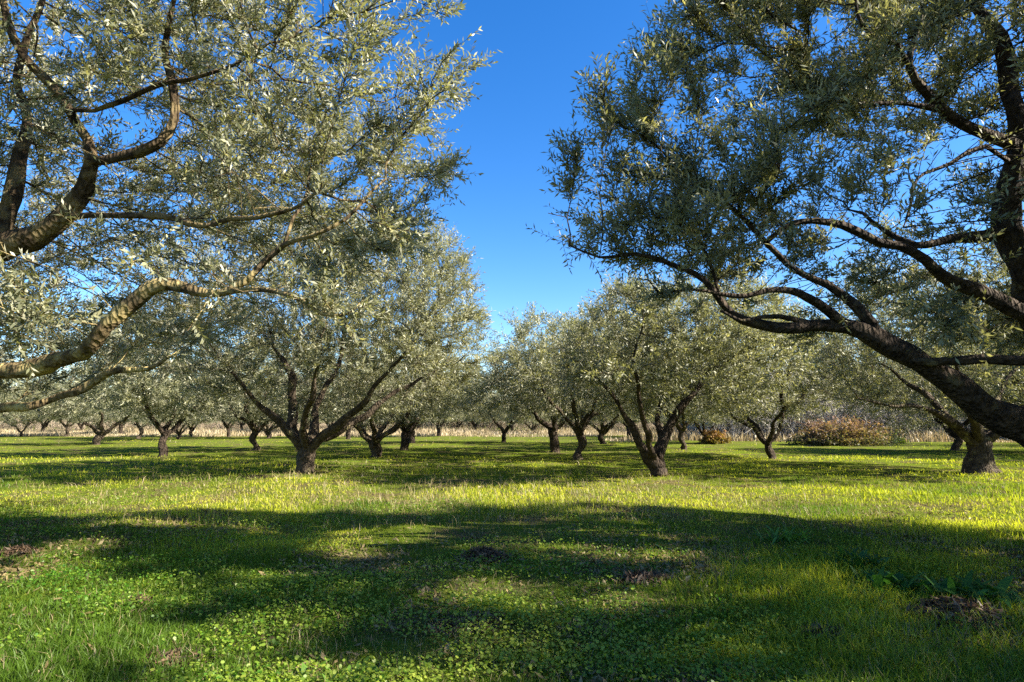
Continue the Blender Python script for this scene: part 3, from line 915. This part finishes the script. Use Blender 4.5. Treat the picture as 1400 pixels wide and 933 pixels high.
def blades(X, Y, h, w, rng, lean, cols, name, mat, label, seg=2):
    n = len(X)
    Z = ground_h(X, Y) - .01
    az = rng.random(n) * 2 * PI
    face = rng.random(n) * 2 * PI
    ld = np.stack([np.cos(az), np.sin(az), np.zeros(n)], 1)
    wd = np.stack([np.cos(face), np.sin(face), np.zeros(n)], 1)
    base = np.stack([X, Y, Z], 1)
    le = (lean * (0.3 + rng.random(n)))[:, None]
    up = np.array([0, 0, 1.0])
    pts = []
    for tt, k in ((0, 1.0), (.55, .85)):
        c = base + up * (h * tt * (1 - .25 * le[:, 0] * tt))[:, None] + ld * (h[:, None] * le * tt * tt)
        pts += [c - wd * (w * k / 2)[:, None], c + wd * (w * k / 2)[:, None]]
    tip = base + up * (h * (1 - .35 * le[:, 0]))[:, None] + ld * h[:, None] * le
    pts.append(tip)
    V = np.stack(pts, 1).reshape(-1, 3)
    i5 = np.arange(n)[:, None] * 5
    lp = np.concatenate([i5 + np.array([[0, 1, 3, 2]]), i5 + np.array([[2, 3, 4]])], 1).ravel()
    fs = np.tile([4, 3], n)
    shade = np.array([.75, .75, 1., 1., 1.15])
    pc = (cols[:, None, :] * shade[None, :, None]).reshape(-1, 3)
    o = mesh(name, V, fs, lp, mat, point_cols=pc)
    return tag(o, label, None, None, 'stuff')

def patch(X, Y, s, seed): return fbm(X / s, Y / s, seed, 4)
rng = np.random.default_rng(5)
X, Y = scatter(rng, 700000, 2.0, 75, .92)
dry = patch(X, Y, 1.6, 21) + .13 * np.exp(-((X - .6) / 2.6) ** 2 - ((Y - 4.6) / 2.2) ** 2)   # dry, thin patches
tall = patch(X, Y, 2.6, 33)
keep = rng.random(len(X)) < np.clip(1.55 - 4.2 * (dry - .42).clip(0), .10, 1)
X, Y, dry, tall = X[keep], Y[keep], dry[keep], tall[keep]
n = len(X)
h = (.035 + .085 * rng.random(n) ** 1.6) * (.55 + 1.3 * (tall - .3).clip(0) * 2.0)
h *= np.where((X > 1.2) & (Y < 9), 1.2, 1.0) * np.where((X < .5) & (Y < 9), .72, 1.0)
h = np.minimum(h, .24) * np.clip(1.25 - Y / 50, .5, 1)
w_ = np.maximum(.0045 + .003 * rng.random(n), Y * .00115)
hue = np.clip(1.5 * (patch(X, Y, 2.5, 44) - .5) * 2.2 + .5 + rng.normal(size=n) * np.where(Y > 12, .05, .17) - .30 + .05 * (Y - 5).clip(0, 12), 0, 1)  # shaded foreground greener, sunlit middle yellower: light painted into the grass colour
c_a, c_b = np.array([.072, .128, .013]), np.array([.40, .40, .034])
cols = c_a * (1 - hue[:, None]) + c_b * hue[:, None]
straw = rng.random(n) < np.clip(.05 + 1.8 * (dry - .5) - .25 * ((X < -1) & (Y < 8)), .015, .75) * np.where(Y > 14, .2, 1)
cols[straw] = np.array([.25, .21, .105]) * (.6 + .6 * rng.random((straw.sum(), 1)))
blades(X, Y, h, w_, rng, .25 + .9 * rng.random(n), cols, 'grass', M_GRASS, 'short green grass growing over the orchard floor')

# dry pale stalks among the grass
X, Y = scatter(rng, 240000, 2.4, 60, .8)
pm = patch(X, Y, 2.2, 61)
cen = np.exp(-((Y - 12.5) / 4.0) ** 2) * np.exp(-((X - .5) / 5.5) ** 2)
lft = np.exp(-((Y - 16) / 4.5) ** 2) * np.exp(-((X + 7) / 6) ** 2)
pr = np.clip((pm - .5) * 1.5, 0, 1) * .30 + cen * .8 + lft * .5 + np.clip((Y - 38) / 25, 0, .5)
for bx, by in bases:
    if by < 36: pr = pr + .8 * np.exp(-((X - bx) ** 2 + (Y - by + .2) ** 2) / (.8 + .02 * by) ** 2)
keep = rng.random(len(X)) < pr
X, Y = X[keep], Y[keep]
n = len(X)
h = (.07 + .20 * rng.random(n) ** 1.5) * np.where(Y < 8, .6, 1.0) * (1 + (Y - 40).clip(0) / 40)
cols = np.array([.34, .27, .13]) * (.5 + .7 * rng.random((n, 1)))
blades(X, Y, h, np.maximum(.0025, Y * .00055), rng, .3 + 1.0 * rng.random(n), cols, 'dry_grass', M_DRY, 'pale dry grass stalks standing in the green grass')

# fallen dead leaves lying in the thin, dry patches
X, Y = scatter(rng, 260000, 2.2, 26, .85)
dm = patch(X, Y, 1.6, 21) + .13 * np.exp(-((X - .6) / 2.6) ** 2 - ((Y - 4.6) / 2.2) ** 2)
keep = rng.random(len(X)) < np.clip((dm - .525) * 5, .02, .6)
X, Y = X[keep], Y[keep]
n = len(X)
c = np.stack([X, Y, ground_h(X, Y) + .006 + .035 * rng.random(n) ** 2], 1)
nn = nrm(np.array([0, 0, 1.0]) + rng.normal(size=(n, 3)) * .5)
ta = nrm(np.cross(nn, rng.normal(size=(n, 3)))); tb = np.cross(nn, ta)
L_ = np.maximum(.016 + .03 * rng.random(n), Y * .0018)[:, None]; W_ = L_ * (.22 + .2 * rng.random((n, 1)))
V = np.stack([c - ta * L_, c + tb * W_, c + ta * L_, c - tb * W_], 1).reshape(-1, 3)
f = rng.random((n, 1))
cols = (np.array([.12, .085, .035]) * (1 - f) + np.array([.27, .21, .10]) * f) * (.5 + .7 * rng.random((n, 1)))
tag(mesh('dead_leaves', V, np.full(n, 4), np.arange(n * 4), M_CLOD, point_cols=np.repeat(cols, 4, 0)), 'brown fallen leaves littered in the thin grass', None, None, 'stuff')

# clover-like leafy cover, mostly in the left foreground
X, Y = scatter(rng, 450000, 2.2, 22, .85)
cm = patch(X, Y, 1.3, 71)
pr = np.clip((cm - .44) * 5, 0, 1) * np.clip(.85 - X / 4.0, .12, 1.2) * np.clip((16 - Y) / 8, .05, 1)
pr *= np.clip(1.3 - 3 * (patch(X, Y, 1.6, 21) - .45).clip(0), 0, 1)
keep = rng.random(len(X)) < pr
X, Y = X[keep], Y[keep]
n = len(X)
rad_ = np.maximum(.006 + .010 * rng.random(n) ** 2, Y * .0013)
c = np.stack([X, Y, ground_h(X, Y) + .02 + .075 * rng.random(n) * np.clip((fbm(X / .6, Y / .6, 8, 2)) * 1.6, .3, 1.3)], 1)
nn = nrm(np.array([0, 0, 1.0]) + rng.normal(size=(n, 3)) * .45)
ta = nrm(np.cross(nn, rng.normal(size=(n, 3)))); tb = np.cross(nn, ta)
ang = np.arange(6) / 6 * 2 * PI
V = c[:, None] + rad_[:, None, None] * (np.cos(ang)[None, :, None] * ta[:, None] + .8 * np.sin(ang)[None, :, None] * tb[:, None])
hue = np.clip(.5 + (patch(X, Y, 2.0, 81) - .5) * 1.6 + rng.normal(size=n) * .28, 0, 1)[:, None]
cols = np.array([.055, .15, .012]) * (1 - hue) + np.array([.26, .31, .04]) * hue
tag(mesh('clover', V.reshape(-1, 3), np.full(n, 6), np.arange(n * 6), M_CLOVER, point_cols=np.repeat(cols, 6, 0)), 'low round-leaved green herbs carpeting the near grass', None, None, 'stuff')

# ------------------------------------------------------------------ small things on the ground
def leaf_blade(base, d, up, L, W, nseg=4, curl=.35):
    """one broad leaf: strip of quads with a pointed tip"""
    d = nrm(np.array(d)); s = nrm(np.cross(d, up))
    v = []
    for k in range(nseg + 1):
        t_ = k / nseg
        wv = W / 2 * math.sin(PI * (0.12 + .88 * t_) ** .8) + .001
        p = np.array(base) + d * L * t_ + np.array([0, 0, 1]) * (L * (.55 * t_ - curl * 2 * t_ * t_))
        v += [p - s * wv + np.array([0, 0, .2 * wv]), p + s * wv + np.array([0, 0, .2 * wv])]
    return v

def weed(label, px, py, nleaf, L, W, seed, col):
    nleaf, L, W, col = int(nleaf * 2), L * .8, W * .8, tuple(1.3 * c_ for c_ in col)
    rng = np.random.default_rng(seed)
    Yd = CAMZ * F / (py - 580)
    g = gpt(px, Yd)
    V, Lp, Sz, cols = [], [], [], []
    for k in range(nleaf):
        a = rng.random() * 2 * PI
        el = .2 + .9 * rng.random()
        b0 = len(V)
        lv = leaf_blade(np.array([rng.normal() * .13, rng.normal() * .11, -.01]), (math.cos(a), math.sin(a), el), np.array([0, 0, 1.0]), L * (.5 + .7 * rng.random()), W * (.6 + .6 * rng.random()), curl=.15 + .3 * rng.random())
        V += lv
        cc = np.array(col) * (.7 + .6 * rng.random())
        cols += [cc] * len(lv)
        for q in range(4):
            i0 = b0 + q * 2
            Lp += [i0, i0 + 1, i0 + 3, i0 + 2]; Sz.append(4)
    o = mesh('leafy_weed', np.array(V), np.array(Sz), np.array(Lp), M_WEED, point_cols=np.array(cols), smooth=True)
    o.location = tuple(g)
    tag(o, label, 'weed', 'leafy weeds in the grass')
weed('broad-leaved dark green weed clump beside the brown earth heap at lower right', 1215, 795, 46, .30, .075, 1, (.035, .095, .018))
weed('tall leafy green weed at the right edge behind the brown earth heap', 1330, 815, 50, .34, .085, 2, (.04, .10, .02))
weed('low bright green weed rosette at the bottom, left of centre', 470, 905, 55, .12, .045, 3, (.10, .19, .025))
weed('small weed tuft with pale leaves near the middle of the right grass', 1070, 735, 36, .30, .04, 4, (.07, .15, .03))
weed('dark weed clump low between the two brown earth heaps', 1175, 770, 40, .26, .06, 5, (.03, .08, .018))

def clod(label, px, py, wx, hz, seed, tone=(.085, .058, .036), dead=260):
    tone = tuple(np.array(tone) * np.array([1.35, 1.15, .95]))
    rng = np.random.default_rng(seed)
    Yd = CAMZ * F / (py - 580)
    g = gpt(px, Yd)
    wx, hz, dead = wx * 1.5, hz * .55, dead * 3
    m_ = 34
    u, v = np.meshgrid(np.linspace(-1, 1, m_), np.linspace(-1, 1, m_))
    r0_ = np.hypot(u, v)
    r2 = (u * u + v * v) * (.6 + .9 * fbm(np.arctan2(v, u) * 1.5 + seed, r0_ * 2, seed, 3))
    z = hz * np.exp(-r2 * 2.4) * (.45 + 1.1 * fbm(u * 2.6 + seed * 7, v * 2.6, seed, 4)) - .012 - .05 * r2
    z += .035 * (fbm(u * 9 + seed, v * 9, seed + 3, 2) - .5) * np.exp(-r2 * 1.6)
    V = np.stack([u * wx, v * wx * .75, z], -1).reshape(-1, 3)
    V[:, 2] += ground_h(V[:, 0] + g[0], V[:, 1] + g[1]) - g[2]
    ii = (np.arange(m_ - 1)[:, None] * m_ + np.arange(m_ - 1)[None]).ravel()
    Lp = np.stack([ii, ii + 1, ii + m_ + 1, ii + m_], 1).ravel()
    cols = np.array(tone) * (.35 + 1.1 * rng.random((len(V), 1)))
    # dead leaves and bits of straw lying on it
    k = dead
    q = rng.normal(size=(k, 2)) * .42
    iu = np.clip(((q + 1) / 2 * (m_ - 1)).round().astype(int), 0, m_ - 1)
    c = V[iu[:, 1] * m_ + iu[:, 0]] + np.array([0, 0, .012]) + rng.normal(size=(k, 3)) * .008
    nn = nrm(np.array([0, 0, 1.0]) + rng.normal(size=(k, 3)) * .6)
    ta = nrm(np.cross(nn, rng.normal(size=(k, 3)))); tb = np.cross(nn, ta)
    L_ = (.02 + .05 * rng.random((k, 1))); W_ = .005 + .010 * rng.random((k, 1))
    lv = np.stack([c - ta * L_, c + tb * W_, c + ta * L_, c - tb * W_], 1).reshape(-1, 3)
    lc = np.repeat(np.array([.13, .085, .05]) * (.3 + 1.2 * rng.random((k, 1))), 4, 0)
    o = mesh('earth_heap', np.vstack([V, lv]), np.full(len(ii) + k, 4), np.concatenate([Lp, np.arange(k * 4) + len(V)]), M_CLOD, point_cols=np.vstack([cols, lc]))
    o.location = tuple(g)
    tag(o, label, 'earth heap', 'brown earth heaps in the grass')
clod('small dark earth heap alone in the middle of the grass', 660, 758, .26, .14, 1)
clod('large dark brown earth heap among weeds at lower right', 1305, 832, .38, .20, 2, (.06, .04, .027))
clod('brown earth heap with dead leaves left of the large heap', 1122, 852, .27, .11, 3)
clod('flat brown patch of dead leaves right of centre', 882, 790, .30, .07, 4, (.11, .075, .05))
clod('reddish dry patch in the left foreground grass', 192, 818, .15, .05, 5, (.10, .065, .04), 160)
clod('grey-brown flattened straw patch in the lower left grass', 235, 885, .22, .05, 6, (.08, .065, .045), 150)
clod('dark leafy earth patch at the bottom edge right of centre', 945, 915, .22, .06, 7, (.07, .05, .03))
clod('dry pinkish patch low in the middle of the near grass', 640, 832, .32, .05, 8, (.11, .085, .06), 300)
clod('small dark earth heap at the left edge of the grass', 28, 752, .20, .09, 9)

# ------------------------------------------------------------------ bushes and the dry edge of the grove
def bush(label, px, Y, rx, ry, h, nleaf, pal, seed, stems=60, lsize=.09):
    rng = np.random.default_rng(seed)
    g = gpt(px, Y)
    root = empty('bramble_bush', g)
    tag(root, label, 'bush', 'bushes at the grove edge')
    d = nrm(rng.normal(size=(nleaf, 3))); d[:, 2] = np.abs(d[:, 2])
    lump = .25 + 1.3 * fbm(np.arctan2(d[:, 1], d[:, 0]) * 2.6 + seed, d[:, 2] * 4, seed, 4)
    c = d * (rng.random((nleaf, 1)) ** .45) * lump[:, None] * np.array([rx, ry, h])
    ta = nrm(rng.normal(size=(nleaf, 3))); tb = nrm(np.cross(ta, rng.normal(size=(nleaf, 3))))
    L_ = lsize * (.5 + rng.random((nleaf, 1))); W_ = L_ * .4
    V = np.stack([c - ta * L_, c + tb * W_, c + ta * L_, c - tb * W_], 1).reshape(-1, 3)
    hz = np.clip(c[:, 2] / h + rng.normal(size=nleaf) * .25 + .5 * (fbm(c[:, 0], c[:, 1] + seed, 5, 3) - .5), 0, 1)[:, None]
    cols = np.array(pal[0]) * (1 - hz) + np.array(pal[1]) * hz
    cols = cols * (.55 + .8 * rng.random((nleaf, 1)))
    mesh('foliage', V, np.full(nleaf, 4), np.arange(nleaf * 4), M_WEED, root, point_cols=np.repeat(cols, 4, 0))
    a = rng.random(stems) * 2 * PI
    st = np.stack([np.cos(a) * rx * .3 * rng.random(stems), np.sin(a) * ry * .3 * rng.random(stems), np.full(stems, -.05)], 1)
    en = np.stack([np.cos(a) * rx * (.4 + .7 * rng.random(stems)), np.sin(a) * ry * (.4 + .7 * rng.random(stems)), h * (.5 + .75 * rng.random(stems))], 1)
    md = (st + en) / 2 + np.array([0, 0, .25]) * h
    dd = nrm(en - st); ax = nrm(np.cross(dd, rng.normal(size=(stems, 3)))); ay = np.cross(dd, ax)
    tv, ts, tl = strips(st, md, en, ax, ay, .015)
    mesh('stem', tv, ts, tl, M_TWIG, root, point_cols=np.tile(np.array([[.16, .09, .06]]), (len(tv), 1)))
bush('wide bramble bush with red-brown top and green skirt, at the grove edge on the right', 1150, 40, 3.6, 2.2, 1.75, 15000, ((.09, .095, .045), (.22, .125, .09)), 3)
bush('small bright orange bush by the distant low olive', 978, 43, 1.0, .9, 1.0, 4000, ((.12, .10, .03), (.36, .18, .07)), 4, 24)
bush('low green bush in front of the grey scrub right of the red-brown bramble', 1203, 42, 1.6, 1.2, .8, 5000, ((.06, .09, .02), (.13, .16, .04)), 5, 20)

def thicket(name, label, x0, x1, y0, y1, h, n, seed, cols2, rr=.02):
    """bare grey scrub: many branching twigs"""
    rng = np.random.default_rng(seed)
    k = n
    X = x0 + (x1 - x0) * rng.random(k); Y = y0 + (y1 - y0) * rng.random(k)
    hh = h * (.45 + .75 * fbm(X / 5, Y / 5, seed, 3)) * (.6 + .5 * rng.random(k))
    base = np.stack([X, Y, ground_h(X, Y)], 1)
    S1, E1 = [], []
    dirs = nrm(np.array([0, 0, 1.0]) + rng.normal(size=(k, 3)) * np.array([.35, .35, .1]))
    S1.append(base); E1.append(base + dirs * hh[:, None])
    for g_ in range(7):
        t_ = (.2 + .75 * rng.random((k, 1)))
        s_ = base + dirs * hh[:, None] * t_
        d2 = nrm(dirs + rng.normal(size=(k, 3)) * .7 + np.array([0, 0, .2]))
        S1.append(s_); E1.append(s_ + d2 * hh[:, None] * (.25 + .3 * rng.random((k, 1))))
    st, en = np.vstack(S1), np.vstack(E1)
    m_ = len(st)
    md = (st + en) / 2 + rng.normal(size=(m_, 3)) * .08
    dd = nrm(en - st); ax = nrm(np.cross(dd, rng.normal(size=(m_, 3)))); ay = np.cross(dd, ax)
    tv, ts, tl = strips(st, md, en, ax, ay, rr)
    f = rng.random((m_, 1))
    cols = np.array(cols2[0]) * (1 - f) + np.array(cols2[1]) * f
    tag(mesh(name, tv, ts, tl, M_TWIG, point_cols=np.repeat(cols, 9, 0)), label, None, None, 'stuff')
thicket('scrub', 'bare grey scrub closing the grove on the right', 17, 80, 50, 64, 8.0, 6500, 3, ((.28, .25, .22), (.55, .50, .43)))
thicket('thicket', 'dry brown thicket along the far edge of the grove', -130, 60, 98, 112, 4.0, 6000, 4, ((.22, .17, .12), (.36, .29, .20)), .03)
# tall straw field beyond the grove
rng = np.random.default_rng(77)
n = 90000
Y = 66 + 40 * rng.random(n); X = (rng.random(n) * 2 - 1) * Y * 1.1
sel = (X > 10) & (Y < 70)
Y[sel] -= 18
X[sel] *= .8
hh = (.3 + .6 * rng.random(n)) * (.15 + 3.2 * (patch(X, Y, 7, 15) - .25).clip(0) ** 1.3)
cols = np.array([.38, .30, .18]) * (.6 + .6 * rng.random((n, 1)))
blades(X, Y, hh, np.full(n, .07), rng, .2 + .4 * rng.random(n), cols * (.8 + .4 * patch(X, Y, 9, 19))[:, None], 'straw', M_DRY, 'tall pale straw grass along the far edge of the grove')
print("TREES nodes/leaves", tree_stats)
